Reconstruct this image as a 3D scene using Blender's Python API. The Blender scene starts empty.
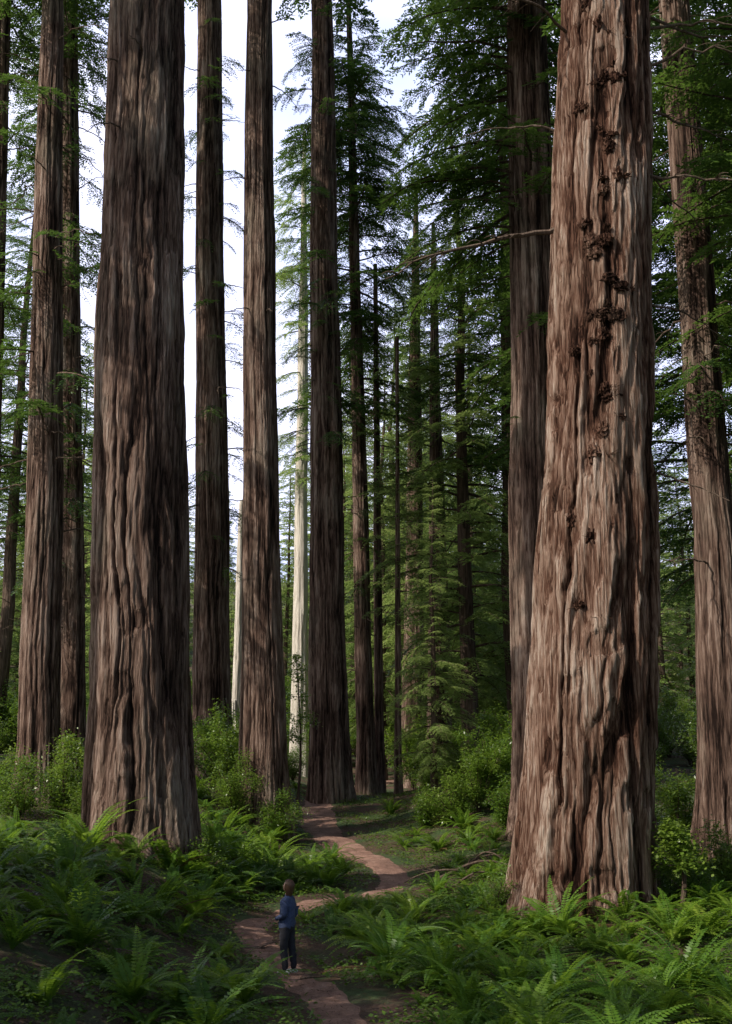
import bpy, math, time
import numpy as np
from mathutils import Vector
T0=time.time()
scene=bpy.context.scene
rng=np.random.default_rng(11)
sm=lambda a,b,x: (lambda t:t*t*(3-2*t))(np.clip((x-a)/(b-a),0,1))

# ------------------------------------------------------------------ terrain
GY=[-900,-200,-40,0,8,14,18,23,28,36,43,50,58,75,120,250,900]
GZ=[40,14,3.4,2.1,1.0,.15,0,0,.23,.5,1.0,1.6,2.5,3.3,8.5,40,160]
PATH=np.array([(.4,6),(.3,12),(0,15.5),(-.42,19),(-1.3,22.5),(-2.3,25.5),(-2.65,28),(-1.6,31),(.3,33.8),(.95,36),(.5,39.5),(-.67,43),(-2.0,50),(-2.35,58),(-1.2,66),(2,76)],float)
def dense(P,n=12):
    out=[]
    Q=np.vstack([2*P[0]-P[1],P,2*P[-1]-P[-2]])
    for i in range(1,len(Q)-2):
        p0,p1,p2,p3=Q[i-1],Q[i],Q[i+1],Q[i+2]
        for t in np.linspace(0,1,n,endpoint=False):
            out.append(.5*((2*p1)+(-p0+p2)*t+(2*p0-5*p1+4*p2-p3)*t*t+(-p0+3*p1-3*p2+p3)*t**3))
    out.append(Q[-2]); return np.array(out)
PD=dense(PATH)
def pdist(x,y):
    x=np.asarray(x,float).ravel(); y=np.asarray(y,float).ravel()
    d=np.full(x.shape,1e9)
    near=(np.abs(x)<14)&(y>0)&(y<85)
    xs,ys=x[near],y[near]; dd=np.full(xs.shape,1e9)
    for p in PD: dd=np.minimum(dd,(xs-p[0])**2+(ys-p[1])**2)
    d[near]=np.sqrt(dd); return d
def h(x,y):
    x=np.asarray(x,float); y=np.asarray(y,float)
    g=sum(np.interp(y+o,GY,GZ) for o in (-2,-1,0,1,2))/5
    wl=sm(8,18,y)*(1-sm(60,95,y))
    g=g+wl*(1.5*sm(2.4,6.8,-x)+.05*np.clip(-x-7,0,30))
    wr=sm(20,27,y)*(1-sm(60,90,y))
    g=g+wr*(.4*sm(1.5,5,x)+.06*np.clip(x-5,0,30))
    g=g+1.3*np.exp(-((x-6.5)/4)**2-((y-53)/7)**2)
    g=g+.07*np.sin(1.1*x+.5*y)*np.sin(.8*y-.4*x+1)+.04*np.sin(2.7*x+1.3*y)*np.sin(2.1*y+.6)
    far=sm(60,160,np.hypot(x,y))
    g=g+far*2.2*np.sin(x*.031+1)*np.sin(y*.027)
    return g
def hs(x,y): return float(h(np.array([x]),np.array([y]))[0])

# ------------------------------------------------------------------ mesh helpers
def build(name,V,F,mats,mi=None,attr=None,smooth=False,parent=None,loc=None):
    me=bpy.data.meshes.new(name)
    V=np.ascontiguousarray(V,dtype=np.float32); F=np.ascontiguousarray(F,dtype=np.int32); k=F.shape[1]
    me.vertices.add(len(V)); me.vertices.foreach_set('co',V.ravel())
    me.loops.add(F.size); me.loops.foreach_set('vertex_index',F.ravel())
    me.polygons.add(len(F)); me.polygons.foreach_set('loop_start',(np.arange(len(F))*k).astype(np.int32))
    for m in mats: me.materials.append(m)
    if mi is not None: me.polygons.foreach_set('material_index',np.ascontiguousarray(mi,dtype=np.int32))
    if attr is not None:
        for an,av in attr.items():
            a=me.attributes.new(an,'FLOAT','POINT'); a.data.foreach_set('value',np.ascontiguousarray(av,dtype=np.float32))
    me.update(calc_edges=True)
    me.polygons.foreach_set('use_smooth',np.full(len(F),smooth,dtype=bool))
    return me
def obj(name,me,loc=(0,0,0),rot=(0,0,0),sc=1,parent=None):
    o=bpy.data.objects.new(name,me); scene.collection.objects.link(o)
    o.location=loc; o.rotation_euler=rot
    o.scale=(sc,sc,sc) if not hasattr(sc,'__len__') else sc
    if parent is not None: o.parent=parent
    return o
def empty(name,loc=(0,0,0)):
    return obj(name,None,loc)
def diamonds(P,D,N,L,W):
    S=np.cross(N,D); S/=np.linalg.norm(S,axis=1,keepdims=True)+1e-9
    L=np.asarray(L).reshape(-1,1); W=np.asarray(W).reshape(-1,1)
    V=np.stack([P,P+D*L*.45+S*W*.5,P+D*L,P+D*L*.45-S*W*.5],axis=1).reshape(-1,3)
    F=np.arange(len(P)*4).reshape(-1,4); return V,F
def nrm(a): return a/(np.linalg.norm(a,axis=-1,keepdims=True)+1e-9)
def tube(P,R,k=6):
    P=np.asarray(P,float); R=np.asarray(R,float)
    T=nrm(np.gradient(P,axis=0)); up=np.array([0,0,1.]) if abs(T[0,2])<.8 else np.array([1.,0,0])
    A=nrm(np.cross(T,up)); B=np.cross(T,A)
    a=np.linspace(0,2*np.pi,k,endpoint=False)
    V=(P[:,None]+R[:,None,None]*(np.cos(a)[None,:,None]*A[:,None]+np.sin(a)[None,:,None]*B[:,None])).reshape(-1,3)
    i=np.arange(len(P)-1)[:,None]*k; j=np.arange(k)[None]; j2=(j+1)%k
    F=np.stack([i+j,i+j2,i+k+j2,i+k+j],axis=-1).reshape(-1,4); return V,F
class Acc:
    def __init__(s): s.V=[];s.F=[];s.M=[];s.A=[];s.n=0
    def add(s,V,F,m=0,a=None):
        s.V.append(V); s.F.append(F+s.n); s.M.append(np.full(len(F),m) if np.isscalar(m) else m)
        s.A.append(np.zeros(len(V)) if a is None else a); s.n+=len(V)
    def get(s): return np.vstack(s.V),np.vstack(s.F),np.concatenate(s.M),np.concatenate(s.A)
def vnoise(u,v,nu,seed):
    r=np.random.default_rng(seed); nv=int(v.max()-v.min())+4; g=r.random((nu,nv)); v=v-v.min()+1
    iu=np.floor(u).astype(int); iv=np.floor(v).astype(int); fu=u-iu; fv=v-iv
    fu=fu*fu*(3-2*fu); fv=fv*fv*(3-2*fv)
    a=g[iu%nu,iv];b=g[(iu+1)%nu,iv];c=g[iu%nu,iv+1];d=g[(iu+1)%nu,iv+1]
    return (a*(1-fu)+b*fu)*(1-fv)+(c*(1-fu)+d*fu)*fv

# ------------------------------------------------------------------ materials
def newmat(name):
    m=bpy.data.materials.new(name); m.use_nodes=True; nt=m.node_tree; nt.nodes.clear()
    out=nt.nodes.new('ShaderNodeOutputMaterial'); return m,nt,out
def ramp(nt,cols):
    r=nt.nodes.new('ShaderNodeValToRGB'); e=r.color_ramp.elements
    while len(e)<len(cols): e.new(.5)
    for i,(p,c) in enumerate(cols): e[i].position=p; e[i].color=(*c,1)
    return r
def noise(nt,scale,vec=None,detail=4,rough=.6,sc=(1,1,1)):
    n=nt.nodes.new('ShaderNodeTexNoise'); n.inputs['Scale'].default_value=scale; n.inputs['Detail'].default_value=detail; n.inputs['Roughness'].default_value=rough
    if vec is not None:
        mp=nt.nodes.new('ShaderNodeMapping'); mp.inputs['Scale'].default_value=sc
        nt.links.new(vec,mp.inputs['Vector']); nt.links.new(mp.outputs[0],n.inputs['Vector'])
    return n
def math_(nt,op,a,b):
    n=nt.nodes.new('ShaderNodeMath'); n.operation=op
    for i,x in enumerate((a,b)):
        if isinstance(x,(int,float)): n.inputs[i].default_value=x
        else: nt.links.new(x,n.inputs[i])
    return n.outputs[0]
def bark_mat(name,cols,useattr=True,bump=.5,lichen=0.0):
    m,nt,out=newmat(name); L=nt.links
    tc=nt.nodes.new('ShaderNodeTexCoord'); P=tc.outputs['Object']
    n1=noise(nt,1,P,3,.55,(7,7,.42)); n2=noise(nt,1,P,5,.6,(.7,.7,.3)); n3=noise(nt,1,P,5,.75,(24,24,1.7))
    fur=math_(nt,'MULTIPLY',math_(nt,'ABSOLUTE',math_(nt,'SUBTRACT',n1.outputs[0],.5),0),10); fur=math_(nt,'MINIMUM',fur,1)
    f=math_(nt,'MULTIPLY',fur,.25)
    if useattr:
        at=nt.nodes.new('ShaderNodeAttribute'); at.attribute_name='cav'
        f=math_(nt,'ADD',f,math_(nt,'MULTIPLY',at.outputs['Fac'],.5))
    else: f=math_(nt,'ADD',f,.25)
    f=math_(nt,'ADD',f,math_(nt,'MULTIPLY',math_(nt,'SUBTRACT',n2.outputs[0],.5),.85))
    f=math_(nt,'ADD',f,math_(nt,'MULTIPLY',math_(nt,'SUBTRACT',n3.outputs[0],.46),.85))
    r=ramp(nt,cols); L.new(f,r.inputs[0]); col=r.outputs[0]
    if lichen>0:
        n4=noise(nt,1,P,5,.7,(.55,.55,.22)); rl=ramp(nt,[(.5,(0,0,0)),(.68,(lichen,)*3)]); L.new(n4.outputs[0],rl.inputs[0])
        mx=nt.nodes.new('ShaderNodeMix'); mx.data_type='RGBA'; mx.blend_type='MIX'
        L.new(math_(nt,'MULTIPLY',rl.outputs[0],f),mx.inputs[0]); L.new(col,mx.inputs[6]); mx.inputs[7].default_value=(.27,.27,.21,1); col=mx.outputs[2]
    b=nt.nodes.new('ShaderNodeBsdfPrincipled'); b.inputs['Roughness'].default_value=1; b.inputs['Specular IOR Level'].default_value=.05
    L.new(col,b.inputs['Base Color'])
    bp=nt.nodes.new('ShaderNodeBump'); bp.inputs['Strength'].default_value=bump; bp.inputs['Distance'].default_value=.12
    hh=math_(nt,'ADD',math_(nt,'MULTIPLY',fur,.4),math_(nt,'MULTIPLY',n3.outputs[0],1.0)); L.new(hh,bp.inputs['Height']); L.new(bp.outputs[0],b.inputs['Normal'])
    L.new(b.outputs[0],out.inputs[0]); return m
def leaf_mat(name,cols,trans=.4,tcol=(.16,.26,.03),rough=.45,spec=.35):
    m,nt,out=newmat(name); L=nt.links
    at=nt.nodes.new('ShaderNodeAttribute'); at.attribute_name='var'
    oi=nt.nodes.new('ShaderNodeObjectInfo'); tc=nt.nodes.new('ShaderNodeTexCoord')
    n=noise(nt,.5,tc.outputs['Object'],2,.6,(1,1,1))
    f=math_(nt,'ADD',math_(nt,'MULTIPLY',at.outputs['Fac'],.45),math_(nt,'MULTIPLY',n.outputs[0],.5))
    f=math_(nt,'ADD',f,math_(nt,'MULTIPLY',math_(nt,'SUBTRACT',oi.outputs['Random'],.5),.45))
    r=ramp(nt,cols); L.new(f,r.inputs[0])
    b=nt.nodes.new('ShaderNodeBsdfPrincipled'); b.inputs['Roughness'].default_value=rough; b.inputs['Specular IOR Level'].default_value=spec
    L.new(r.outputs[0],b.inputs['Base Color'])
    t=nt.nodes.new('ShaderNodeBsdfTranslucent'); mx=nt.nodes.new('ShaderNodeMix'); mx.data_type='RGBA'; mx.blend_type='MIX'; mx.inputs[0].default_value=.6
    L.new(r.outputs[0],mx.inputs[6]); mx.inputs[7].default_value=(*tcol,1); L.new(mx.outputs[2],t.inputs[0])
    ms=nt.nodes.new('ShaderNodeMixShader'); ms.inputs[0].default_value=trans
    L.new(b.outputs[0],ms.inputs[1]); L.new(t.outputs[0],ms.inputs[2]); L.new(ms.outputs[0],out.inputs[0]); return m
def plain(name,col,rough=.8,var=.3,scale=30):
    m,nt,out=newmat(name); L=nt.links
    tc=nt.nodes.new('ShaderNodeTexCoord'); n=noise(nt,scale,tc.outputs['Object'],4)
    r=ramp(nt,[(.3,tuple(c*(1-var) for c in col)),(.7,tuple(min(1,c*(1+var)) for c in col))]); L.new(n.outputs[0],r.inputs[0])
    b=nt.nodes.new('ShaderNodeBsdfPrincipled'); b.inputs['Roughness'].default_value=rough
    L.new(r.outputs[0],b.inputs['Base Color']); L.new(b.outputs[0],out.inputs[0]); return m
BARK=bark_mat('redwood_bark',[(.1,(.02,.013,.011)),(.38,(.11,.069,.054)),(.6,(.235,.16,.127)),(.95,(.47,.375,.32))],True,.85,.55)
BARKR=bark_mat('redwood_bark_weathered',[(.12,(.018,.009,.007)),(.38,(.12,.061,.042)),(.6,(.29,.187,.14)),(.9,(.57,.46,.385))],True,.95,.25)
BARKD=bark_mat('conifer_bark',[(.2,(.04,.028,.022)),(.6,(.15,.108,.085)),(.95,(.27,.22,.18))],False,.5)
SNAG=bark_mat('bleached_snag_wood',[(.1,(.4,.36,.3)),(.6,(.62,.58,.52)),(.95,(.75,.72,.67))],False,.4)
TWIG=bark_mat('dead_branch_wood',[(.2,(.07,.05,.038)),(.6,(.16,.12,.095)),(.95,(.28,.235,.2))],False,.3)
NEEDLE=leaf_mat('conifer_needles',[(.15,(.022,.055,.016)),(.5,(.05,.11,.024)),(.85,(.105,.175,.035))],.45,(.15,.26,.04))
NEEDLEB=leaf_mat('sunlit_hazy_conifer_needles',[(.15,(.09,.16,.045)),(.5,(.17,.26,.07)),(.85,(.28,.35,.12))],.5,(.42,.54,.15))  # paler needle green; sunlight and distance haze are put into the colour
FERN=leaf_mat('sword_fern_frond',[(.15,(.035,.09,.012)),(.5,(.1,.2,.022)),(.85,(.23,.31,.04))],.45,(.3,.48,.04),.4,.3)
FERNDRY=leaf_mat('dry_fern_frond',[(.15,(.07,.04,.02)),(.85,(.16,.09,.04))],.25,(.2,.1,.04))
SHRUB=leaf_mat('shrub_leaf',[(.15,(.05,.11,.014)),(.5,(.11,.19,.028)),(.85,(.2,.27,.045))],.42,(.28,.44,.04),.35,.5)
COVER=leaf_mat('ground_cover_leaf',[(.15,(.035,.08,.012)),(.85,(.14,.23,.03))],.35,(.2,.34,.03))
LITTER=leaf_mat('needle_litter',[(.15,(.04,.02,.012)),(.5,(.12,.06,.036)),(.85,(.22,.125,.07))],.05,(.2,.1,.05),.8,.1)

# ------------------------------------------------------------------ ground sheet
def axis(a,ext,n,c):
    t=np.linspace(-1,1,n)*math.asinh(ext/a); return a*np.sinh(t)+c
gx=axis(9,800,460,0); gy=axis(14,800,460,28)
X,Y=np.meshgrid(gx,gy); 
pd=pdist(X,Y).reshape(X.shape)
Z=h(X,Y)-.07*np.exp(-(pd/.7)**2)
V=np.stack([X,Y,Z],-1).reshape(-1,3)
n=460; i=np.arange(n-1)[:,None]*n; j=np.arange(n-1)[None]
F=np.stack([i+j,i+j+1,i+n+j+1,i+n+j],-1).reshape(-1,4)
m,nt,out=newmat('forest_floor_duff'); L=nt.links
tc=nt.nodes.new('ShaderNodeTexCoord'); P=tc.outputs['Object']
n1=noise(nt,.6,P,5,.6); n2=noise(nt,14,P,6,.75)
r1=ramp(nt,[(.25,(.02,.012,.008)),(.5,(.08,.044,.028)),(.75,(.15,.09,.055))]); L.new(n2.outputs[0],r1.inputs[0])
r2=ramp(nt,[(.3,(.02,.04,.01)),(.7,(.06,.1,.025))]); L.new(n2.outputs[0],r2.inputs[0])
r3=ramp(nt,[(.45,(0,0,0)),(.58,(1,1,1))]); L.new(n1.outputs[0],r3.inputs[0])
mx=nt.nodes.new('ShaderNodeMix'); mx.data_type='RGBA'; L.new(r3.outputs[0],mx.inputs[0]); L.new(r1.outputs[0],mx.inputs[6]); L.new(r2.outputs[0],mx.inputs[7])
b=nt.nodes.new('ShaderNodeBsdfPrincipled'); b.inputs['Roughness'].default_value=.95; L.new(mx.outputs[2],b.inputs['Base Color'])
bp=nt.nodes.new('ShaderNodeBump'); bp.inputs['Strength'].default_value=.9; bp.inputs['Distance'].default_value=.08; L.new(n2.outputs[0],bp.inputs['Height']); L.new(bp.outputs[0],b.inputs['Normal'])
L.new(b.outputs[0],out.inputs[0])
obj('forest_floor_ground',build('forest_floor_ground',V,F,[m],smooth=True))
# trail
m,nt,out=newmat('trail_dirt'); L=nt.links
tc=nt.nodes.new('ShaderNodeTexCoord'); P=tc.outputs['Object']; n1=noise(nt,2,P,5,.65); n2=noise(nt,25,P,6,.75)
f=math_(nt,'ADD',math_(nt,'MULTIPLY',n1.outputs[0],.6),math_(nt,'MULTIPLY',n2.outputs[0],.4))
r1=ramp(nt,[(.32,(.08,.04,.03)),(.5,(.24,.135,.1)),(.68,(.42,.27,.21))]); L.new(f,r1.inputs[0])
b=nt.nodes.new('ShaderNodeBsdfPrincipled'); b.inputs['Roughness'].default_value=.95; L.new(r1.outputs[0],b.inputs['Base Color'])
bp=nt.nodes.new('ShaderNodeBump'); bp.inputs['Strength'].default_value=.8; bp.inputs['Distance'].default_value=.06; L.new(n2.outputs[0],bp.inputs['Height']); L.new(bp.outputs[0],b.inputs['Normal'])
L.new(b.outputs[0],out.inputs[0])
T=nrm(np.gradient(PD,axis=0)); Nn=np.stack([-T[:,1],T[:,0]],-1)
k=13; s=np.linspace(-1,1,k); ii=np.arange(len(PD))
wd=.5+.5*sm(32,46,PD[:,1])
edge=lambda ph:.13*np.sin(ii*.35+ph)+.08*np.sin(ii*.9+ph*2)+.1*np.sin(ii*1.7+ph*3)
wl_=wd*(1+edge(0)); wr_=wd*(1+edge(2.3))
ww=np.where(s[None,:]<0,wl_[:,None],wr_[:,None])
PV=PD[:,None,:]+Nn[:,None,:]*(s[None,:]*ww)[...,None]
PV=PV+ (rng.random(PV.shape)-.5)*.08
zz=h(PV[...,0],PV[...,1])-.025-.08*np.abs(s)[None]**4+.03*sm(30,46,PV[...,1])
zz=zz+ (rng.random(zz.shape)-.5)*.02
V=np.concatenate([PV,zz[...,None]],-1).reshape(-1,3)
i=np.arange(len(PD)-1)[:,None]*k; j=np.arange(k-1)[None]
obj('dirt_path',build('dirt_path',V,np.stack([i+j,i+j+1,i+k+j+1,i+k+j],-1).reshape(-1,4),[m],smooth=True))

# ------------------------------------------------------------------ conifer branches
def branch_proto(L_,seed,droop=.35,wood=1,step=.19,tstep=.085,tl=.19,tw=.05):
    r=np.random.default_rng(seed); A=Acc()
    n=9; t=np.linspace(0,1,n)
    yw=np.cumsum(r.normal(0,.03*L_,n))*.6; yw-=yw[0]
    ax=np.stack([L_*t*(1-.08*t),yw,L_*(.16*t-droop*t*t)],-1)
    V,F=tube(ax,.012*L_*(1-t*.85)+.004,4); A.add(V,F,0)
    for side in (-1,1):
        for tt in np.arange(.12+r.random()*.05,1,step/L_):
            if r.random()<.12: continue
            p=np.array([np.interp(tt,t,ax[:,c]) for c in range(3)])
            ln=(.36*L_*(1-tt)**.75+.25)*r.uniform(.6,1.15)
            a=side*math.radians(r.uniform(38,68)); d=np.array([math.cos(a),math.sin(a),r.uniform(-.35,.12)])
            ns=max(3,int(ln/tstep)); s=(np.arange(ns)+.5)/ns
            pts=p+d*ln*s[:,None]; pts[:,2]-=.32*ln*s*s*r.uniform(.5,1.8)
            for sd in (-1,1):
                b=a+sd*np.radians(r.uniform(24,62,ns)); D=nrm(np.stack([np.cos(b),np.sin(b),r.uniform(-.6,.15,ns)],-1))
                N=nrm(np.stack([r.normal(0,.4,ns),r.normal(0,.4,ns),np.ones(ns)],-1))
                V,F=diamonds(pts,D,N,tl*r.uniform(.6,1.3,ns)*(1-.35*s),tw*r.uniform(.7,1.25,ns))
                A.add(V,F,1,np.repeat(np.clip(r.normal(.45,.2)+r.normal(0,.18,ns)+.2*tt,0,1),4))
    return A.get()
PROT={};PROTC={}
for L_ in (1.5,2.5,3.8,5.5):
    PROT[L_]=[branch_proto(L_,int(L_*100)+q,droop=.28+.08*q,step=.17 if L_<5 else .22,tl=.18 if L_<3 else .24,tw=.055 if L_<3 else .07) for q in range(3)]
    PROTC[L_]=[branch_proto(L_,int(L_*100)+q+50,droop=.25+.08*q,step=.26,tstep=.15,tl=.34,tw=.13) for q in range(3)]
def put_branch(A,L_,pos,az,pitch,r,roll=0,PR=None):
    PR=PR or PROT
    key=min(PR,key=lambda q:abs(q-L_)); V,F,M,a=PR[key][r.integers(3)]; s=L_/key
    ca,sa=math.cos(az),math.sin(az); cp,sp=math.cos(pitch),math.sin(pitch)
    x=V[:,0]*s; y=V[:,1]*s*(1 if r.random()<.5 else -1); z=V[:,2]*s
    y,z=y*math.cos(roll)-z*math.sin(roll),y*math.sin(roll)+z*math.cos(roll)
    x,z=x*cp-z*sp,x*sp+z*cp
    A.add(np.stack([pos[0]+x*ca-y*sa,pos[1]+x*sa+y*ca,pos[2]+z],-1),F,M,a)
def crown_into(A,z0,z1,rmax,nb,seed,tr=lambda z:.2,base=.55,power=.8,PR=None):
    r=np.random.default_rng(seed); ga=0; gap=r.random(20)
    for i in range(nb):
        u=(i+r.random())/nb; z=z0+(z1-z0)*u; ga+=2.4+r.normal(0,.5)
        prof=min(1,base+u*3)*(1-u)**power
        Lb=rmax*prof*r.uniform(.55,1.12)+.5
        if gap[int(((ga/6.283)%1)*4)+4*int(u*4.99)]<.14: Lb*=.45
        Lb=min(Lb,6.5); q=tr(z)
        put_branch(A,Lb,(q*.8*math.cos(ga),q*.8*math.sin(ga),z),ga,math.radians(r.uniform(-24,6)+28*u),r,r.normal(0,.15),PR)
def full_tree(H,z0,rmax,nb,r0,seed,name,PR=None,mat=None,power=.62):
    A=Acc(); r=np.random.default_rng(seed); nz=14; zz=np.linspace(-1,H,nz)
    rad=r0*np.clip(1-zz/H,0.02,1.1)**.85; rad[0]*=1.35
    P=np.stack([np.cumsum(r.normal(0,.09,nz)),np.cumsum(r.normal(0,.09,nz)),zz],-1); V,F=tube(P,rad,12); A.add(V,F,0)
    crown_into(A,z0,H-.3,rmax,nb,seed+5,lambda z:r0*(1-z/H),PR=PR,power=power)
    for q in range(22):
        z=r.uniform(2,z0+6); az=r.uniform(0,6.28); l=r.uniform(.5,2.6); t=np.linspace(0,1,5)
        V,F=tube(np.stack([math.cos(az)*l*t,math.sin(az)*l*t,z-l*.35*t*t],-1),.03*(1-.8*t),4); A.add(V,F,0)
    V,F,M,a=A.get(); return build(name,V,F,[BARKD,mat or NEEDLE],M,{'var':a})
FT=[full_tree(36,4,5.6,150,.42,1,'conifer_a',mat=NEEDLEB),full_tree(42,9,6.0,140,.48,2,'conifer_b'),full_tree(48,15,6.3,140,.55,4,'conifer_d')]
FH=[36,42,48]
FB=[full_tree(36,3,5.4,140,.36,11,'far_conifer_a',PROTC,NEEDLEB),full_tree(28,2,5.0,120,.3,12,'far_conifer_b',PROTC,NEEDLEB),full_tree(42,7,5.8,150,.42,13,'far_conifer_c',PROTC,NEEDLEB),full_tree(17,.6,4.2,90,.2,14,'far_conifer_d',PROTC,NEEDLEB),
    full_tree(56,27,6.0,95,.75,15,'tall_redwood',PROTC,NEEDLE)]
FBH=[36,28,42,17,56]
CR=[]
for q,(hh,rr,nb) in enumerate([(34,6.2,100),(30,6,95),(38,6.8,100)]):
    A=Acc(); crown_into(A,0,hh,rr,nb,40+q,lambda z:.5,base=.6,power=.6,PR=PROTC); V,F,M,a=A.get()
    CR.append(build('redwood_crown_%d'%q,V,F,[BARKD,NEEDLE],M,{'var':a}))
print('protos',time.time()-T0)

# ------------------------------------------------------------------ hero redwoods
TR=[]
def redwood(pts,H,seed,mat=BARK,nseg=160,dz=.12,ridge=.05,flare=.3,crown=(0,34),cscale=1,sprays=None,twist=.1,name='coast_redwood_tree',cell=.2,smat=None):
    x0,y0=pts[0][1],pts[0][2]; z0=hs(x0,y0)-.15
    pz=np.array([p[0] for p in pts]+[H])
    dx=(pts[-1][1]-x0)/pts[-1][0]; dy=(pts[-1][2]-y0)/pts[-1][0]
    px=np.array([p[1]-x0 for p in pts]+[dx*H]); py=np.array([p[2]-y0 for p in pts]+[dy*H]); pr=np.array([p[3] for p in pts]+[.12])
    zt=min(H,pts[-1][0]+8)
    zz=np.concatenate([np.arange(-1,zt,dz),np.arange(zt,H+.01,1.0)])
    nz=len(zz); sx=np.interp(zz,pz,px); sy=np.interp(zz,pz,py); rr=np.interp(zz,pz,pr)
    ker=np.ones(25)/25
    def smo(a): return np.convolve(np.pad(a,12,'edge'),ker,'valid')
    near=zz<zt
    sx[near]=smo(sx[near]);sy[near]=smo(sy[near]);rr[near]=smo(rr[near])
    R0=pr[0]; wob=.03*R0*np.clip(zz/6,0,1)
    sx=sx+wob*np.sin(zz*.27+seed)+wob*.4*np.sin(zz*.61+seed*2); sy=sy+wob*np.sin(zz*.23+seed*3); rr=rr*(1+.012*np.sin(zz*.4+seed*1.7)+.008*np.sin(zz*.93+seed))
    th=np.linspace(0,2*np.pi,nseg,endpoint=False); TH,ZZ=np.meshgrid(th,zz); R=np.repeat(rr[:,None],nseg,1)
    U=TH/(2*np.pi)
    fl=np.exp(-np.clip(ZZ,-1,99)/1.3); lob=vnoise((U*9)%9,ZZ*.12+3,9,seed+1)
    R=R*(1+flare*fl*(.2+1.5*lob)); 
    R=R*(1+.08*(vnoise((U*7)%7,ZZ*.07,7,seed+2)-.5)+.07*(vnoise((U*16)%16,ZZ*.1,16,seed+12)-.5))
    nc=max(12,int(2*np.pi*R0/cell)//2*2)
    Uw=U+.9/nc*(vnoise((U*nc/2)%(nc//2),ZZ*.3,nc//2,seed+9)-.5)+.3/nc*(vnoise((U*nc)%nc,ZZ*1.9,nc,seed+19)-.5)+.15/nc*(vnoise((U*nc*2)%(nc*2),ZZ*5,nc*2,seed+39)-.5)+twist*ZZ*.01
    def fur(n_,zf,w,sd): 
        v=vnoise((Uw*n_)%n_,ZZ*zf,n_,sd); return np.exp(-(np.abs(v-.5)/w)**1.3)
    f1=fur(nc,.12,.11,seed+3); f2=fur(nc*2,.3,.1,seed+4); fin=vnoise((Uw*nc*5)%(nc*5),ZZ*1.1,nc*5,seed+5)
    plate=vnoise((Uw*nc)%nc,ZZ*.35,nc,seed+8); brk=vnoise((U*nc)%nc,ZZ*1.1,nc,seed+28)
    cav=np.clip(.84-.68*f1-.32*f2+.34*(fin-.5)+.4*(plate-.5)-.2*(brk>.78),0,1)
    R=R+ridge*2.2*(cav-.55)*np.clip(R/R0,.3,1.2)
    V=np.stack([sx[:,None]+R*np.cos(TH),sy[:,None]+R*np.sin(TH),ZZ],-1).reshape(-1,3)
    i=np.arange(nz-1)[:,None]*nseg; j=np.arange(nseg)[None]; F=np.stack([i+j,i+(j+1)%nseg,i+nseg+(j+1)%nseg,i+nseg+j],-1).reshape(-1,4)
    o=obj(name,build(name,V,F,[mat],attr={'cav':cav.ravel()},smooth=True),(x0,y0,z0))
    TR.append((x0,y0,pr[0]*1.15))
    f=lambda z:(np.interp(z,zz,sx),np.interp(z,zz,sy),np.interp(z,zz,rr))
    if crown:
        c=CR[crown[0]]; q=f(crown[1]); obj('crown',c,(float(q[0]),float(q[1]),crown[1]),(0,0,seed*1.3),cscale,o)
    if sprays:
        A=Acc(); r=np.random.default_rng(seed+70)
        for sp in sprays:
            n,za,zb,la,lb=sp[:5]
            for q in range(n):
                z=r.uniform(za,zb); az=r.uniform(0,6.28) if len(sp)<6 else r.normal(sp[5],.55); X_,Y_,R_=f(z)
                put_branch(A,r.uniform(la,lb),(X_+R_*.9*math.cos(az),Y_+R_*.9*math.sin(az),z),az,math.radians(r.uniform(-30,10)),r,r.normal(0,.2))
        V,F,M,a=A.get(); obj('side_branches',build('side_branches',V,F,[BARKD,smat or NEEDLE],M,{'var':a}),parent=o)
    return o,f
def bare_branches(o,f,specs,seed,mat=TWIG,name='dead_branches'):
    A=Acc(); r=np.random.default_rng(seed)
    for (z,az,l,r0,ri,dr) in specs:
        X_,Y_,R_=f(z); n=14; t=np.linspace(0,1,n)
        side=np.cumsum(r.normal(0,.02*l,n)); vert=np.cumsum(r.normal(0,.015*l,n))
        d=np.array([math.cos(az),math.sin(az)]); e=np.array([-d[1],d[0]])
        P=np.stack([X_+d[0]*(R_*.85+l*t)+e[0]*side,Y_+d[1]*(R_*.85+l*t)+e[1]*side,z+l*(ri*t-dr*t*t)+vert],-1)
        V,F=tube(P,r0*(1-.85*t)+.004,6); A.add(V,F)
        for q in range(int(l*3)):
            k=r.integers(3,n-1); ll=r.uniform(.2,.5)*l*.4; aa=az+r.choice([-1,1])*r.uniform(.5,1.1); tt=np.linspace(0,1,6)
            P2=P[k]+np.stack([math.cos(aa)*ll*tt,math.sin(aa)*ll*tt,ll*(r.uniform(-.2,.3)*tt-.5*tt*tt)],-1)
            V,F=tube(P2,r0*.3*(1-.8*tt)+.002,4); A.add(V,F)
    V,F,M,a=A.get(); return obj(name,build(name,V,F,[mat]),parent=o)

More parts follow.
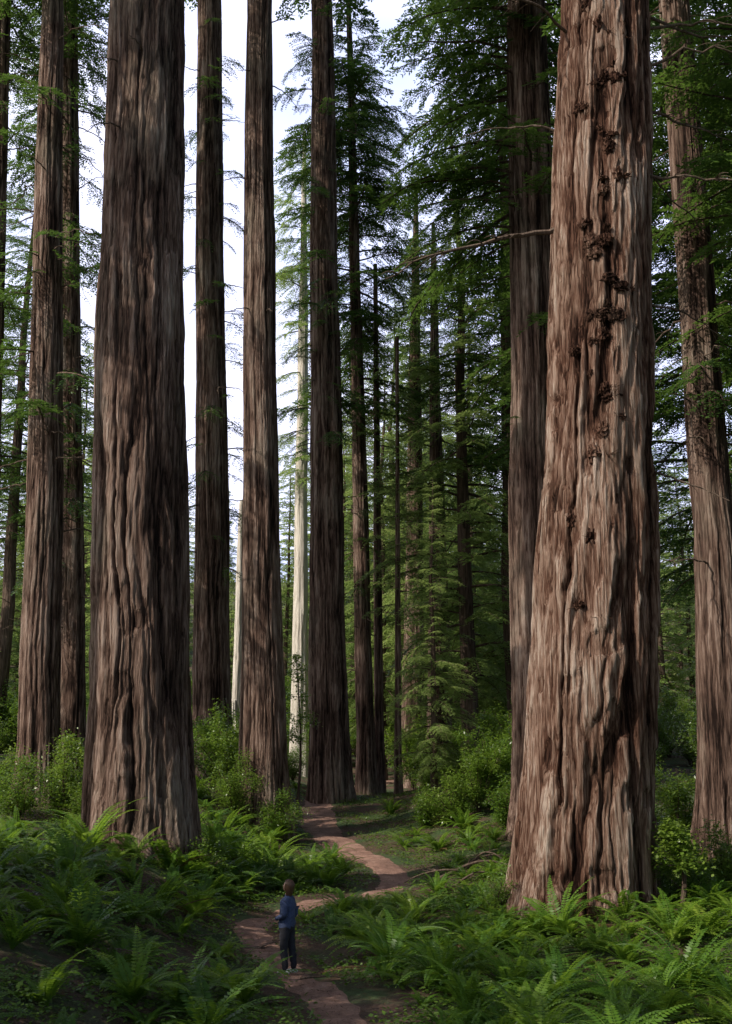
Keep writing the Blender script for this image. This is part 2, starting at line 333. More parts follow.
tA=redwood([(0,-6.3,32,1.5),(6,-6.55,32,1.42),(27.5,-7.45,32,1.22)],68,101,nseg=460,dz=.1,ridge=.09,crown=(0,36),flare=.16,twist=.15,cell=.34)
tB=redwood([(0,5.25,28,1.55),(5,5.65,28,1.53),(13,6.33,28,1.38),(25,7.0,28,1.25)],62,202,mat=BARKR,nseg=520,dz=.09,ridge=.12,crown=(1,31),flare=.22,twist=-.1,cell=.36)
tC=redwood([(0,10.7,34,.8),(10,11.05,34,.64),(30,11.0,34,.5)],58,303,nseg=160,crown=(2,30),flare=.4,sprays=[(24,14,30,1.5,3.6)],cell=.26)
tD=redwood([(0,6.5,42,1.1),(35,7.1,42,.84)],66,404,nseg=180,dz=.14,crown=(0,33),cscale=.95,sprays=[(30,16,34,2,5),(44,24,40,4,7,math.pi)],cell=.26)
tE=redwood([(0,-4.1,46,1.05),(8,-4.3,46,.82),(20,-4.75,46,.72),(38,-5.13,46,.6)],70,505,nseg=220,dz=.12,crown=(1,44),flare=.35,ridge=.05,cell=.22)
tF=redwood([(0,-1.85,58,1.05),(10,-2.0,58,.94),(47,-2.7,58,.62)],76,606,nseg=160,dz=.14,crown=(2,48),flare=.3,ridge=.05,sprays=[(60,18,46,1,3.8)],cell=.24)
tG=redwood([(0,-7.45,55,.95),(44,-9.1,55,.66)],72,707,nseg=160,dz=.14,crown=(0,46),flare=.3,ridge=.045,sprays=[(60,10,44,1,2.8)],cell=.24)
tH=redwood([(0,-12.1,42,.8),(34,-13.8,42,.47)],58,808,nseg=160,dz=.14,crown=(1,35),cscale=.8,flare=.3,ridge=.045,sprays=[(30,14,33,1,3.8)],cell=.22)
tI=redwood([(0,-12.9,50,.56),(40,-15.6,50,.38)],56,909,nseg=100,dz=.16,crown=(2,36),cscale=.55,sprays=[(80,10,40,1.2,4.4)],ridge=.03)
tJ=redwood([(0,-15.3,45,.5),(36,-17.1,45,.3)],52,1001,nseg=80,dz=.18,crown=(0,32),cscale=.55,sprays=[(44,12,36,1,4.2)],ridge=.03)
tK=redwood([(0,0.05,62,.55),(34,-.75,62,.3)],54,1102,nseg=70,dz=.2,crown=(1,34),cscale=.6,sprays=[(70,22,44,3,6.5),(60,26,44,1.5,4),(24,10,26,.8,2.4)],ridge=.03,name='conifer_tree')
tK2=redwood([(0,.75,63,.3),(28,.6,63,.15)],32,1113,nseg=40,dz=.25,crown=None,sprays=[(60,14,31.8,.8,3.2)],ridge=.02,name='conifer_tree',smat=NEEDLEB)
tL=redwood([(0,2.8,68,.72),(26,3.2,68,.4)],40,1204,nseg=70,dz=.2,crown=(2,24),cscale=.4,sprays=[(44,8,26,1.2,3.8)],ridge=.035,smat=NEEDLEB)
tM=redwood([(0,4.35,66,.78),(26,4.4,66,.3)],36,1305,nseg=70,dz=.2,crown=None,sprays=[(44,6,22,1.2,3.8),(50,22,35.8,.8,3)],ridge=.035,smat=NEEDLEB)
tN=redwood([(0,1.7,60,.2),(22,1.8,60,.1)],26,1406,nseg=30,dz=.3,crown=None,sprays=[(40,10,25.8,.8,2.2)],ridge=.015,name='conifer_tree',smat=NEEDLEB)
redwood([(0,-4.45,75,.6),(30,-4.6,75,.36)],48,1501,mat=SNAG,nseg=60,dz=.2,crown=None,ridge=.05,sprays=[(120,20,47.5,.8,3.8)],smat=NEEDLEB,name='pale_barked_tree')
for (x,y,r0,H,s) in [(-8.6,74,.34,18,2),(-17.2,58,.35,24,3)]:
    redwood([(0,x,y,r0),(H*.95,x,y,r0*.6)],H,1500+s,mat=SNAG,nseg=60,dz=.2,crown=None,ridge=.05,name='bleached_snag')
redwood([(0,-8.3,70,.8),(3.2,-8.3,70,.35)],4.2,1600,mat=SNAG,nseg=60,dz=.12,crown=None,ridge=.15,name='broken_stump')

# dead limbs
o,f=tB
bare_branches(o,f,[(18.0,math.pi+.25,5.2,.075,-.05,.3),(24.5,.1,4,.05,.25,.35),(23,-.2,3.6,.04,.2,.3),(22,.4,4,.045,.1,.1),(19.5,-.3,3.5,.04,-.05,.35),(16,.2,2.6,.035,-.1,.3),
   (21,math.pi,3,.035,.2,.3),(24,math.pi+.4,4,.05,.3,.2),(11,-.3,2,.03,-.3,.2),(25,-.6,3,.04,.2,.3),(25.2,.3,4.4,.05,-.1,.2),(20.6,.5,3.2,.035,-.3,.2)],5)
# burls and epicormic knobs on trunk B
A=Acc(); r=np.random.default_rng(77)
ph=np.linspace(.02,np.pi-.02,11); tt=np.linspace(0,2*np.pi,16,endpoint=False)
zc=[25.5,24.6,23.5,22.2,21.6,20.2,18.8,17.6,17.0,15.8,14.8,14.2,12.8,12.1,11.0,9.2,7.4]
for q in range(64):
    z=zc[q%len(zc)]+r.normal(0,.3); az=(-math.pi/2-.22)+r.normal(0,.2)+.25*math.sin(z*1.7); X_,Y_,R_=f(z); s=r.uniform(.05,.16)
    PH,TT=np.meshgrid(ph,tt,indexing='ij'); rr=s*(1+.7*(r.random(PH.shape)-.5))
    fx=r.uniform(.9,1.8); fz=r.uniform(.7,1.7)
    lx=rr*np.sin(PH)*np.cos(TT)*fx; ln=rr*np.sin(PH)*np.sin(TT)*.8; lz=rr*np.cos(PH)*fz
    tn=np.array([-math.sin(az),math.cos(az)]); rn=np.array([math.cos(az),math.sin(az)])
    cx=X_+R_*1.01*rn[0]; cy=Y_+R_*1.01*rn[1]
    V=np.stack([cx+lx*tn[0]+ln*rn[0],cy+lx*tn[1]+ln*rn[1],z+lz],-1).reshape(-1,3)
    i=np.arange(10)[:,None]*16; j=np.arange(16)[None]; A.add(V,np.stack([i+j,i+16+j,i+16+(j+1)%16,i+(j+1)%16],-1).reshape(-1,4))
    for w in range(5):
        d=nrm(np.array([math.cos(az)+r.normal(0,.6),math.sin(az)+r.normal(0,.6),r.normal(-.1,.5)])); t=np.linspace(0,1,4)[:,None]
        V,F=tube(np.array([cx,cy,z])+d*t*r.uniform(.15,.4),[.014,.01,.007,.003],4); A.add(V,F)
V,F,M,a=A.get(); obj('burls',build('burls',V,F,[BARKR],smooth=False,attr={'cav':np.full(len(V),.2)}),parent=o)
for (T_,sd,n,za,zb,l) in [(tA,21,9,20,30,1.5),(tD,22,16,10,34,3),(tE,23,10,22,40,1.6),(tH,24,20,8,33,3.2),(tI,25,26,6,36,3.4),(tJ,26,20,6,33,3.8),(tC,27,18,8,30,2.8),(tG,28,14,10,40,2),(tK,29,18,6,26,1.6),(tL,30,18,5,24,2),(tM,31,22,4,24,2.2),(tF,32,14,14,46,2)]:
    r=np.random.default_rng(sd)
    bare_branches(T_[0],T_[1],[(r.uniform(za,zb),r.uniform(0,6.28),l*r.uniform(.4,1.2),.03,r.uniform(-.2,.2),r.uniform(.1,.5)) for q in range(n)],sd)
print('heroes',time.time()-T0)

# ------------------------------------------------------------------ named mid-distance conifers
def conifer(x,y,k,s,rz): 
    obj('conifer_tree',FT[k],(x,y,hs(x,y)-.1),(0,0,rz),s); TR.append((x,y,.5))
for c in [(-27,82,2,1.1,0),(-27,45,1,1.0,1),(-19.5,84,0,1.1,2),
          (10.8,52,2,1.15,.4),(14.5,45,1,1.1,1.5),(17,52,2,1.2,2.1),(8.4,62,2,1.15,3),(5.6,61,0,1.2,5),
          (16.5,38,1,1.05,2.2),(14.0,32.5,2,1.0,3.1),(3.0,49.5,0,.42,2),
          (1.0,75,0,.85,1),(3.7,80,0,1.08,2),(6.6,73,0,.9,3.3),(8.2,86,0,1.1,.3),(-.9,92,0,1.05,4),(10.5,74,0,.95,5),(2.4,100,0,1.2,1.7)]: conifer(*c)
# ------------------------------------------------------------------ background forest mass
bg=empty('background_forest'); r=np.random.default_rng(5); cnt=0; pts=[]
tries=0
while cnt<185 and tries<20000:
    tries+=1
    y=72+170*r.random()**1.15; x=r.uniform(-1,1)*(.40*y+16)
    if any((x-a)**2+(y-b_)**2<(5.2+y*.006)**2 for a,b_ in pts): continue
    if any((x-a)**2+(y-b_)**2<12 for a,b_,c in TR): continue
    az=x/y
    gap=-.175<az<-.045
    if y<115: k=r.choice([3,3,1,1,0],p=[.3,.25,.25,.1,.1]); s=r.uniform(.7,1.05)
    else: k=r.choice([0,1,2,0]); s=r.uniform(.85,1.2)
    if x<-11 and y<100: k=3; s=r.uniform(.7,1.0)
    if gap:
        lim=(.16 if y<100 else .3)*y+3.7-hs(x,y)
        if lim<4: continue
        if FBH[k]*s>lim:
            k=3 if lim<18 else k; s=min(s,lim/FBH[k])
    pts.append((x,y)); cnt+=1
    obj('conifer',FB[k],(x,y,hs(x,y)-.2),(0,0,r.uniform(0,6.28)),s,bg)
sf=empty('surrounding_forest_and_shade_trees')
r=np.random.default_rng(9)
SUR=[(-18.4,25,4),(-34,-13,4),(-20,-12,4),(-12.5,13.5,3),(-13.2,18,3),(-12.4,22,3),(-11,9.2,3),(18,20,2),(24,34,2),(16,4,2),(8,-16,2),(30,50,2),(30,70,2)]  # several left-hand trees are unseen, added to shade the ferns and trunk A
for (x,y,k) in SUR:
    obj('conifer',FB[k],(x,y,hs(x,y)-.2),(0,0,r.uniform(0,6.28)),r.uniform(.95,1.1),sf); TR.append((x,y,.6))
print('forest',time.time()-T0)

# ------------------------------------------------------------------ ferns
def fern_proto(seed,nf,L0,up=(50,78)):
    r=np.random.default_rng(seed); A=Acc()
    for q in range(nf):
        az=q*2.4+r.normal(0,.25); L_=L0*r.uniform(.65,1.15); e0=math.radians(r.uniform(*up)); e1=e0-math.radians(r.uniform(60,105))
        dry= r.random()<.07
        if dry: e0=math.radians(15); e1=-.4
        n=26; t=np.linspace(0,1,n); e=e0+(e1-e0)*t**1.2; ds=L_/(n-1)
        hx=np.concatenate([[0],np.cumsum(np.cos(e[:-1]))*ds]); hz=np.concatenate([[0],np.cumsum(np.sin(e[:-1]))*ds])
        bend=np.cumsum(np.full(n,r.normal(0,.012))); aa=az+bend
        P=np.stack([hx*np.cos(aa),hx*np.sin(aa),hz],-1)
        Tn=nrm(np.gradient(P,axis=0)); S=np.stack([-np.sin(aa),np.cos(aa),np.zeros(n)],-1); U=np.cross(Tn,S); U*=np.sign(U[:,2:3]+1e-6)
        V,F=tube(P,.006*(1-.8*t)+.0015,3); A.add(V,F,1 if dry else 0,np.full(len(V),.5))
        prof=np.sin(np.pi*np.clip((t-.1)/.9,0,1)**.55)**.8*.095*L0+.012
        m_=t>.12; base=np.clip(r.normal(.45,.2),0,1)
        for sd in (-1,1):
            D=nrm(S[m_]*sd+Tn[m_]*.35+U[m_]*r.uniform(-.3,-.0)+r.normal(0,.05,(m_.sum(),3)))
            N=nrm(U[m_]+r.normal(0,.12,(m_.sum(),3)))
            V,F=diamonds(P[m_],D,N,prof[m_]*r.uniform(.88,1.08,m_.sum()),np.full(m_.sum(),.04*L0))
            A.add(V,F,1 if dry else 0,np.repeat(np.clip(base+r.normal(0,.08,m_.sum()),0,1),4))
    V,F,M,a=A.get(); return build('sword_fern_%d'%seed,V,F,[FERN,FERNDRY],M,{'var':a})
FP=[fern_proto(1,22,1.15),fern_proto(2,18,1.0),fern_proto(3,26,1.25,(40,80)),fern_proto(4,14,.8),fern_proto(5,20,1.1,(30,70))]
def clear(x,y,m=0.0):
    return all((x-a)**2+(y-b_)**2>(c+m)**2 for a,b_,c in TR)
def scatter_ferns(name,reg,n,smin,smax,seed,pathgap=.95,dmin=.55):
    par=empty(name); r=np.random.default_rng(seed); got=[]
    for q in range(n*6):
        if len(got)>=n: break
        x=r.uniform(reg[0],reg[1]); y=r.uniform(reg[2],reg[3])
        if (x+1.5)**2+(y-22.6)**2<1.4: continue
        s=r.uniform(smin,smax)
        if any((x-a)**2+(y-b_)**2<(dmin*s)**2 for a,b_ in got): continue
        if pdist([x],[y])[0]<pathgap+.25*s+(.3 if y>31 else 0) or not clear(x,y,.2): continue
        got.append((x,y)); sl=(hs(x+.3,y)-hs(x-.3,y))/.6
        obj('fern',FP[r.integers(5)],(x,y,hs(x,y)-.03),(r.normal(0,.1),-sl*.6+r.normal(0,.1),r.uniform(0,6.28)),(s,s,s*r.uniform(.75,1.1)),par)
scatter_ferns('sword_fern_patch',(.2,11,14.5,27),180,.6,1.4,1,dmin=.74)
scatter_ferns('sword_fern_patch',(-11,-2.0,12.5,33),165,.8,1.7,2,dmin=.82)
scatter_ferns('sword_fern_patch',(-2.5,4.6,24,34),65,.6,1.2,3)
scatter_ferns('sword_fern_patch',(-5,-.5,30,40),40,.8,1.4,4)
scatter_ferns('sword_fern_patch',(7,16,26,40),90,.7,1.1,5,dmin=.7)
scatter_ferns('sword_fern_patch',(1,9,34,52),60,.6,1.1,6,dmin=.9)
scatter_ferns('sword_fern_patch',(-18,-3,38,62),110,.8,1.4,7,dmin=1)

# ------------------------------------------------------------------ shrubs
def shrub_proto(seed,H,W,nst,nleaf,ls=.11):
    r=np.random.default_rng(seed); A=Acc(); tips=[]
    for q in range(nst):
        az=r.uniform(0,6.28); l=H*r.uniform(.6,1.1); sp=W*r.uniform(.1,1); t=np.linspace(0,1,7)
        P=np.stack([math.cos(az)*sp*t**1.3,math.sin(az)*sp*t**1.3,l*(t-.25*t*t*(sp/W))],-1)+np.cumsum(r.normal(0,.03,(7,3)),0)
        V,F=tube(P,.022*(1-.8*t)+.003,5); A.add(V,F,0)
        for w in range(9):
            k=r.integers(2,7); d=nrm(r.normal(0,1,3)+np.array([0,0,.4])); ll=r.uniform(.2,.55)*W*.6
            P2=P[k]+d*ll*np.linspace(0,1,4)[:,None]; V,F=tube(P2,[.008,.006,.004,.002],3); A.add(V,F,0)
            tips+= [P[k]+d*ll*u for u in (.5,.75,1)]
    tips=np.array(tips); tips[:,2]=np.maximum(tips[:,2],.12)
    idx=r.integers(0,len(tips),nleaf); c=tips[idx]+r.normal(0,.13,(nleaf,3)); c[:,2]=np.maximum(c[:,2],.05)
    D=nrm(np.stack([r.normal(0,1,nleaf),r.normal(0,1,nleaf),r.normal(-.15,.45,nleaf)],-1)); N=nrm(np.stack([r.normal(0,.5,nleaf),r.normal(0,.5,nleaf),np.ones(nleaf)],-1))
    V,F=diamonds(c,D,N,ls*r.uniform(.6,1.2,nleaf),ls*.42*r.uniform(.8,1.2,nleaf))
    cl=r.random(len(tips)); A.add(V,F,1,np.repeat(np.clip(cl[idx]*.6+r.random(nleaf)*.4,0,1),4))
    V,F,M,a=A.get(); return build('shrub_%d'%seed,V,F,[BARKD,SHRUB],M,{'var':a})
SP=[shrub_proto(1,2.2,1.3,14,5500),shrub_proto(2,1.5,1.2,12,4500),shrub_proto(3,3.2,1.5,13,7000,.13),shrub_proto(4,.8,.7,9,2200,.08)]
def shrub(x,y,k,s,nm='huckleberry_shrub',par=None): obj(nm,SP[k],(x,y,hs(x,y)-.05),(0,0,x*3+y),s,par)
for c in [(5.3,48,2,1.1),(4.2,51,0,1.2),(6.6,50,2,1.2),(8,46,2,1.1),(3.6,46,1,1.1),(2.9,53,0,1.0),(9.5,50,2,1.1),(5.4,44,1,1.1),(7,42.5,0,1),(4.6,46.5,2,1.0),(2.4,47,1,.9),
          (-5.6,47.5,2,1.2),(-6.8,50,2,1.3),(-7.8,46,0,1.1),(-5.2,44.5,0,1.0),(-3.4,44.3,1,1.0),(-9.5,44,0,1.1),
          (-11.3,37,1,1.1),(-10.2,38.5,0,1.1),(-13.2,38,0,1.2),(-9,37,3,1.3),(-4.4,31.5,3,1.2),
          (7.6,27.2,1,.7),(9,29,1,.9),(7.4,30.5,0,.9),(12.5,33,0,1.0),(11.8,30.5,1,.9),(3.2,28.2,3,1.0),(4.1,30,3,1.1),(10.5,38,2,1.0),(13,38,2,1.1)]: shrub(*c)
us=empty('background_undergrowth'); r=np.random.default_rng(31)
for q in range(300):
    y=r.uniform(55,130); x=r.uniform(-1,1)*(.4*y+8)
    if pdist([x],[y])[0]<1.8 or not clear(x,y,.3): continue
    shrub(x,y,r.integers(0,3),r.uniform(.8,1.5)*(1 if y<80 else 1.6),'shrub',us)
def sapling(x,y,H,seed):
    r=np.random.default_rng(seed); A=Acc(); t=np.linspace(0,1,9)
    P=np.stack([.15*np.sin(t*4),.1*np.sin(t*3+1)*t,H*t],-1); V,F=tube(P,.07*(1-.8*t)+.008,7); A.add(V,F,0)
    tips=[]
    for q in range(34):
        u=r.uniform(.45,1); p=np.array([np.interp(u,t,P[:,c]) for c in range(3)]); az=r.uniform(0,6.28); l=r.uniform(.4,1.3)*(1.25-u); s=np.linspace(0,1,5)
        B=p+np.stack([math.cos(az)*l*s,math.sin(az)*l*s,l*(.3*s-.2*s*s)],-1); V,F=tube(B,.012*(1-.8*s)+.002,3); A.add(V,F,0); tips+=list(B[2:])
    tips=np.array(tips); n=2600; c=tips[r.integers(0,len(tips),n)]+r.normal(0,.12,(n,3))
    V,F=diamonds(c,nrm(r.normal(0,1,(n,3))*[1,1,.4]),nrm(r.normal(0,.4,(n,3))+[0,0,1]),r.uniform(.07,.14,n),r.uniform(.05,.1,n)); A.add(V,F,1,np.repeat(r.uniform(.5,1,n),4))
    V,F,M,a=A.get(); obj('broadleaf_sapling',build('broadleaf_sapling',V,F,[BARKD,SHRUB],M,{'var':a}),(x,y,hs(x,y)-.1))
sapling(-3.2,52.5,7.4,1); sapling(-10.6,41,2.6,2); sapling(7.3,27,1.9,3)

# ------------------------------------------------------------------ ground cover and litter
def cover(name,n,reg,mat,ls,wf,zlo,zhi,seed,pg,tilt,lo=.42):
    r=np.random.default_rng(seed); x=r.uniform(reg[0],reg[1],n); y=reg[2]+(reg[3]-reg[2])*r.random(n)**1.4
    nn=.5+.25*np.sin(x*1.3+np.sin(y*.9)*2)+.25*np.sin(y*1.1+np.sin(x*.7+2)*2)
    d=pdist(x,y); k=(d>pg+(.5*sm(30,46,y) if pg>0 else 0)+r.normal(0,.12,n))&(r.random(n)<sm(lo-.3,lo+.2,nn)); x,y=x[k],y[k]; n=len(x)
    z=h(x,y)+r.uniform(zlo,zhi,n); az=r.uniform(0,6.28,n)
    D=nrm(np.stack([np.cos(az),np.sin(az),r.normal(0,tilt,n)],-1)); N=nrm(np.stack([r.normal(0,tilt,n),r.normal(0,tilt,n),np.ones(n)],-1))
    Ls=ls*r.uniform(.5,1.3,n); V,F=diamonds(np.stack([x,y,z],-1),D,N,Ls,Ls*wf)
    obj(name,build(name,V,F,[mat],attr={'var':np.repeat(r.random(n),4)}))
cover('ground_cover_plants',200000,(-13,14,13,62),COVER,.085,.75,.01,.16,1,.46,.35,.34)
cover('fallen_needle_litter',130000,(-13,14,13,60),LITTER,.11,.14,-.02,.03,2,-1,.12,0.1)
def sticks(name,lst,mat=TWIG):
    A=Acc(); r=np.random.default_rng(3)
    for (x,y,az,l,r0,lift) in lst:
        t=np.linspace(0,1,12); X_=x+math.cos(az)*l*t+np.cumsum(r.normal(0,.025,12)); Y_=y+math.sin(az)*l*t+np.cumsum(r.normal(0,.025,12))
        P=np.stack([X_,Y_,h(X_,Y_)+r0+lift*np.sin(t*np.pi)],-1); V,F=tube(P,r0*(1-.7*t)+.004,7); A.add(V,F)
        for q in range(int(l*2)):
            k=r.integers(2,11); d=nrm(np.array([math.cos(az)+r.normal(0,.7),math.sin(az)+r.normal(0,.7),r.uniform(-.1,.6)])); s=np.linspace(0,1,5)[:,None]
            V,F=tube(P[k]+d*s*r.uniform(.2,.8),r0*.35*(1-.8*s[:,0])+.002,4); A.add(V,F)
    V,F,M,a=A.get(); obj(name,build(name,V,F,[mat],smooth=True))
sticks('fallen_branches',[(2.0,35.5,-.25,3.2,.05,.35),(2.6,36.5,.1,2.6,.04,.3),(3.4,34.5,2.9,2.4,.04,.4),(2.2,33,.4,2.2,.035,.25),(9.3,30.5,1.1,2.6,.09,.7),(-1.2,22.0,.05,.9,.02,.02),(3.2,36.8,-.9,2.0,.035,.5),(1.6,34.6,-.1,2.5,.03,.2),(-4,24,.5,2,.03,.1)])

# ------------------------------------------------------------------ hiker
def skinmesh(name,verts,edges,rad,root=0,sub=2,mat=None):
    me=bpy.data.meshes.new(name); me.from_pydata(verts,edges,[]); o=bpy.data.objects.new(name,me); scene.collection.objects.link(o)
    md=o.modifiers.new('s','SKIN'); md.use_smooth_shade=True
    for i,v in enumerate(me.skin_vertices[0].data): v.radius=rad[i] if hasattr(rad[i],'__len__') else (rad[i],rad[i]); v.use_root=(i==root)
    s=o.modifiers.new('u','SUBSURF'); s.levels=sub; s.render_levels=sub
    dg=bpy.context.evaluated_depsgraph_get(); dg.update(); m2=bpy.data.meshes.new_from_object(o.evaluated_get(dg)); bpy.data.objects.remove(o)
    m2.materials.clear(); return m2
SKIN=plain('skin',(.4,.24,.17),.5,.08); JACK=plain('dark_blue_jacket_fabric',(.045,.065,.14),.85,.35,25); PANT=plain('dark_trouser_fabric',(.018,.018,.026),.9,.3,25)
HAIR=plain('brown_hair',(.09,.042,.02),.5,.4,60); SHOE=plain('white_shoe',(.5,.5,.48),.6,.1); EYE=plain('eye',(.03,.02,.02),.2,.1); LIP=plain('lips',(.4,.15,.13),.5,.1)
pz=hs(-1.55,22.9)
hk=empty('hiker_person',(-1.55,22.9,pz-.035)); hk.rotation_euler=(0,0,math.radians(-22)); hk.scale=(1.06,1.06,1.03)
vs=[(0,0,.9),(0,0,1.02),(.01,0,1.2),(.015,0,1.33),(.01,0,1.40),(-.005,0,1.47),
    (0,-.09,.82),(-.015,-.10,.47),(.03,-.10,.07),(0,.09,.82),(.05,.10,.47),(.10,.10,.07),
    (.015,-.18,1.31),(.06,-.24,1.06),(-.17,-.17,1.0),(.015,.18,1.31),(.07,.24,1.06),(-.14,.2,.93),(.01,-.10,.28),(.09,.10,.28)]
es=[(0,1),(1,2),(2,3),(3,4),(4,5),(0,6),(6,7),(7,18),(18,8),(0,9),(9,10),(10,19),(19,11),(3,12),(12,13),(13,14),(3,15),(15,16),(16,17)]
rd=[(.155,.18),(.15,.165),(.14,.17),(.11,.14),(.06,.06),(.05,.05),(.11,.115),(.075,.075),(.05,.05),(.11,.115),(.075,.075),(.05,.05),(.08,.08),(.06,.06),(.035,.035),(.08,.08),(.06,.06),(.035,.035),(.07,.07),(.07,.07)]
me=skinmesh('body',vs,es,rd); me.materials.append(JACK); me.materials.append(PANT); me.materials.append(SKIN)
for v in me.vertices:
    c=v.co; w_=.007*math.sin(c.z*38+c.y*20+3*math.sin(c.x*25))+.004*math.sin(c.z*80+c.x*45); nrmv=v.normal.copy(); v.co=c+nrmv*w_
for p in me.polygons:
    c=p.center; p.use_smooth=True; p.material_index= 2 if (c.z>1.43 and abs(c.y)<.08) else (1 if c.z<.85 else 0)
obj('body',me,parent=hk)
def ell(c,r,def_=None,nu=28,nv=20):
    ph=np.linspace(.01,np.pi-.01,nv); tt=np.linspace(0,2*np.pi,nu,endpoint=False); PH,TT=np.meshgrid(ph,tt,indexing='ij')
    D=np.stack([np.sin(PH)*np.cos(TT),np.sin(PH)*np.sin(TT),np.cos(PH)],-1); S=np.ones(PH.shape) if def_ is None else def_(D)
    V=(D*S[...,None]*np.array(r)+np.array(c)).reshape(-1,3); i=np.arange(nv-1)[:,None]*nu; j=np.arange(nu)[None]
    return V,np.stack([i+j,i+nu+j,i+nu+(j+1)%nu,i+(j+1)%nu],-1).reshape(-1,4)
def g(D,d,w): d=np.array(d)/np.linalg.norm(d); return np.exp(-(1-(D@d))/w)
def hd(D): return 1+.24*g(D,(-1,0,-.12),.012)-.07*g(D,(-1,.38,.1),.02)-.07*g(D,(-1,-.38,.1),.02)+.12*g(D,(-.75,0,-.9),.05)-.04*g(D,(-1,0,-.55),.01)-.08*g(D,(.7,0,-.8),.2)
head=empty('head',(-.005,0,1.5)); head.parent=hk; head.rotation_euler=(0,math.radians(14),0); head.scale=(.93,.93,.93)
H0=(-.012,0,.085)
V,F=ell(H0,(.092,.074,.115),hd); obj('face',build('face',V,F,[SKIN],smooth=True),parent=head)
for s in (-1,1):
    V,F=ell((H0[0]-.078,s*.031,H0[2]+.012),(.009,.013,.009),None,12,8); obj('eye',build('eye',V,F,[EYE],smooth=True),parent=head)
    V,F=ell((H0[0]+.005,s*.075,H0[2]-.005),(.02,.009,.03),None,12,8); obj('ear',build('ear',V,F,[SKIN],smooth=True),parent=head)
V,F=ell((H0[0]-.08,0,H0[2]-.05),(.01,.024,.008),None,12,8); obj('mouth',build('mouth',V,F,[LIP],smooth=True),parent=head)
rh=np.random.default_rng(2)
def hr(D):
    face=sm(-.35,-.65,D[...,0])*sm(.62,.42,D[...,2])
    lo=sm(-.3,-.7,D[...,2])*sm(.1,-.2,D[...,0])
    return 1+.025*np.sin(D[...,1]*45+D[...,0]*6)+.03*rh.random(D.shape[:-1])-.4*np.maximum(face,lo)
V,F=ell((H0[0]+.018,0,H0[2]+.014),(.118,.104,.13),hr,60,44); V=V.reshape(44,60,3)
dn=sm(.0,-.08,V[...,2]-H0[2])*sm(-.06,.0,V[...,0]); V[...,2]-=.10*dn; V[...,0]+=.015*dn; V=V.reshape(-1,3)
obj('hair',build('hair',V,F,[HAIR],smooth=True),parent=head)
for s,(wx,wy,wz) in ((-1,(-.145,-.173,1.0)),(1,(-.115,.203,.935))):
    hv=[(0,0,0),(-.045,0,-.005),(-.085,0,-.012)]; he=[(0,1),(1,2)]; hr_=[(.026,.022),(.034,.018),(.034,.016)]
    for q,(yy,ll) in enumerate(((-.03,.062),(-.01,.07),(.01,.066),(.03,.052))):
        b0=len(hv); hv+=[(-.075,yy,-.01),(-.088-ll*.35,yy*1.15,-.018),(-.088-ll*.65,yy*1.2,-.038),(-.088-ll*.8,yy*1.2,-.062)]; he+=[(b0,b0+1),(b0+1,b0+2),(b0+2,b0+3)]; hr_+=[.009,.0085,.008,.007]
    b0=len(hv); hv+=[(-.03,-s*.025,-.005),(-.055,-s*.05,-.012),(-.085,-s*.056,-.022)]; he+=[(b0,b0+1),(b0+1,b0+2)]; hr_+=[.011,.01,.008]
    hm=skinmesh('hand',hv,he,hr_,0,1); hm.materials.append(SKIN); obj('hand',hm,(wx,wy,wz),(0,math.radians(-10),0),1,hk)
for s,(x,y) in ((-1,(.03,-.10)),(1,(.10,.10))):
    def sh(D): return 1+.08*g(D,(-1,0,-.2),.3)-.12*g(D,(-1,0,.6),.3)+.18*g(D,(.6,0,1),.25)
    V,F=ell((x-.045,y,.045),(.128,.045,.042),sh); V[:,2]=np.maximum(V[:,2],.022); obj('shoe',build('shoe',V,F,[SHOE],smooth=True),parent=hk)

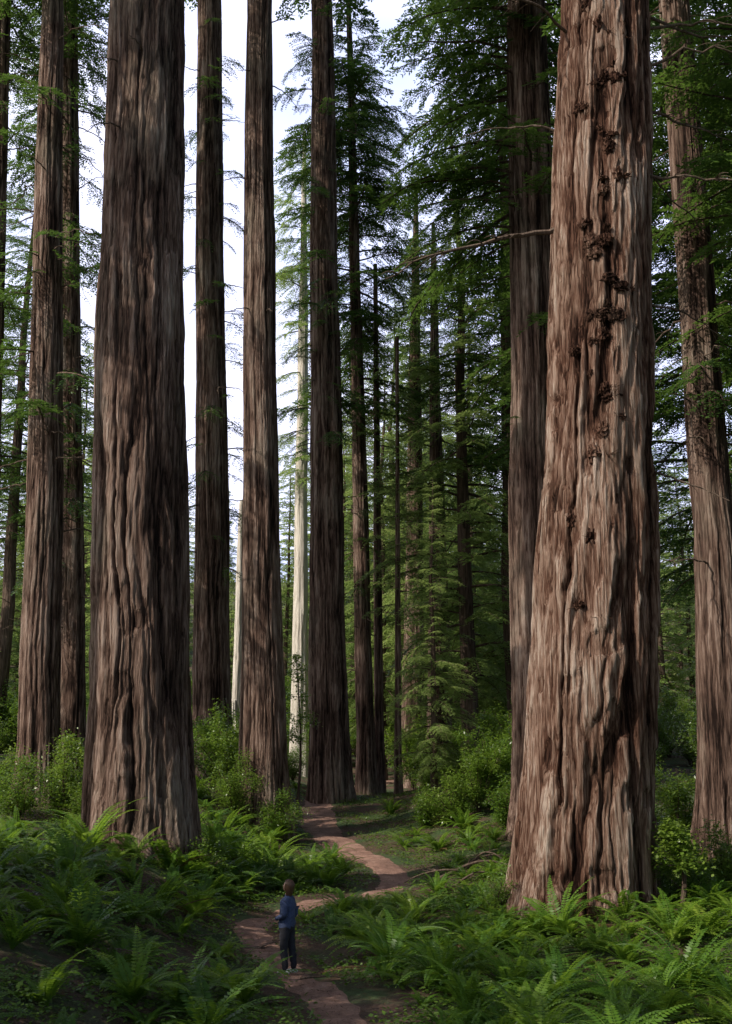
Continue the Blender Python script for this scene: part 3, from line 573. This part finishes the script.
# ------------------------------------------------------------------ light, sky, camera
el=math.radians(43); az=math.radians(240)
S=Vector((math.sin(az)*math.cos(el),math.cos(az)*math.cos(el),math.sin(el)))
w=bpy.data.worlds.new('World'); scene.world=w; w.use_nodes=True; nt=w.node_tree
sky=nt.nodes.new('ShaderNodeTexSky'); sky.sky_type='NISHITA'; sky.sun_disc=False; sky.sun_elevation=el; sky.sun_rotation=az; sky.dust_density=3; sky.air_density=1.0; sky.ozone_density=2
tc=nt.nodes.new('ShaderNodeTexCoord'); G=tc.outputs['Generated']
sep=nt.nodes.new('ShaderNodeSeparateXYZ'); nt.links.new(G,sep.inputs[0])
cn=noise(nt,3.0,G,4,.55,(1,1,1.6))
hz=nt.nodes.new('ShaderNodeMix'); hz.data_type='RGBA'
rc=ramp(nt,[(.32,(0,0,0)),(.56,(1,1,1))]); nt.links.new(cn.outputs[0],rc.inputs[0]); nt.links.new(rc.outputs[0],hz.inputs[0])
hz.inputs[6].default_value=(6.0,6.9,10.5,1); hz.inputs[7].default_value=(9.5,9.8,12.5,1)
hz2=nt.nodes.new('ShaderNodeMix'); hz2.data_type='RGBA'; rq=ramp(nt,[(.42,(0,0,0)),(.72,(1,1,1))]); nt.links.new(sep.outputs['Y'],rq.inputs[0]); nt.links.new(rq.outputs[0],hz2.inputs[0]); nt.links.new(sky.outputs[0],hz2.inputs[6]); nt.links.new(hz.outputs[2],hz2.inputs[7])
bgn=nt.nodes['Background']; bgn.inputs[1].default_value=.14; nt.links.new(hz2.outputs[2],bgn.inputs[0])
ld=bpy.data.lights.new('sun','SUN'); ld.energy=5; ld.angle=math.radians(.5); ld.color=(1,.91,.78)
lo=bpy.data.objects.new('sun',ld); scene.collection.objects.link(lo); lo.rotation_euler=S.to_track_quat('Z','Y').to_euler()
cd=bpy.data.cameras.new('camera'); cam=bpy.data.objects.new('camera',cd); scene.collection.objects.link(cam)
cam.location=(0,0,3.7); cam.rotation_euler=(math.radians(103.5),0,0)
cd.sensor_fit='VERTICAL'; cd.sensor_height=36; cd.lens=36*1100/1024; cd.clip_start=.1; cd.clip_end=3000
scene.camera=cam
scene.view_settings.view_transform='Standard'; scene.view_settings.look='None'; scene.view_settings.exposure=0
print('done',time.time()-T0)
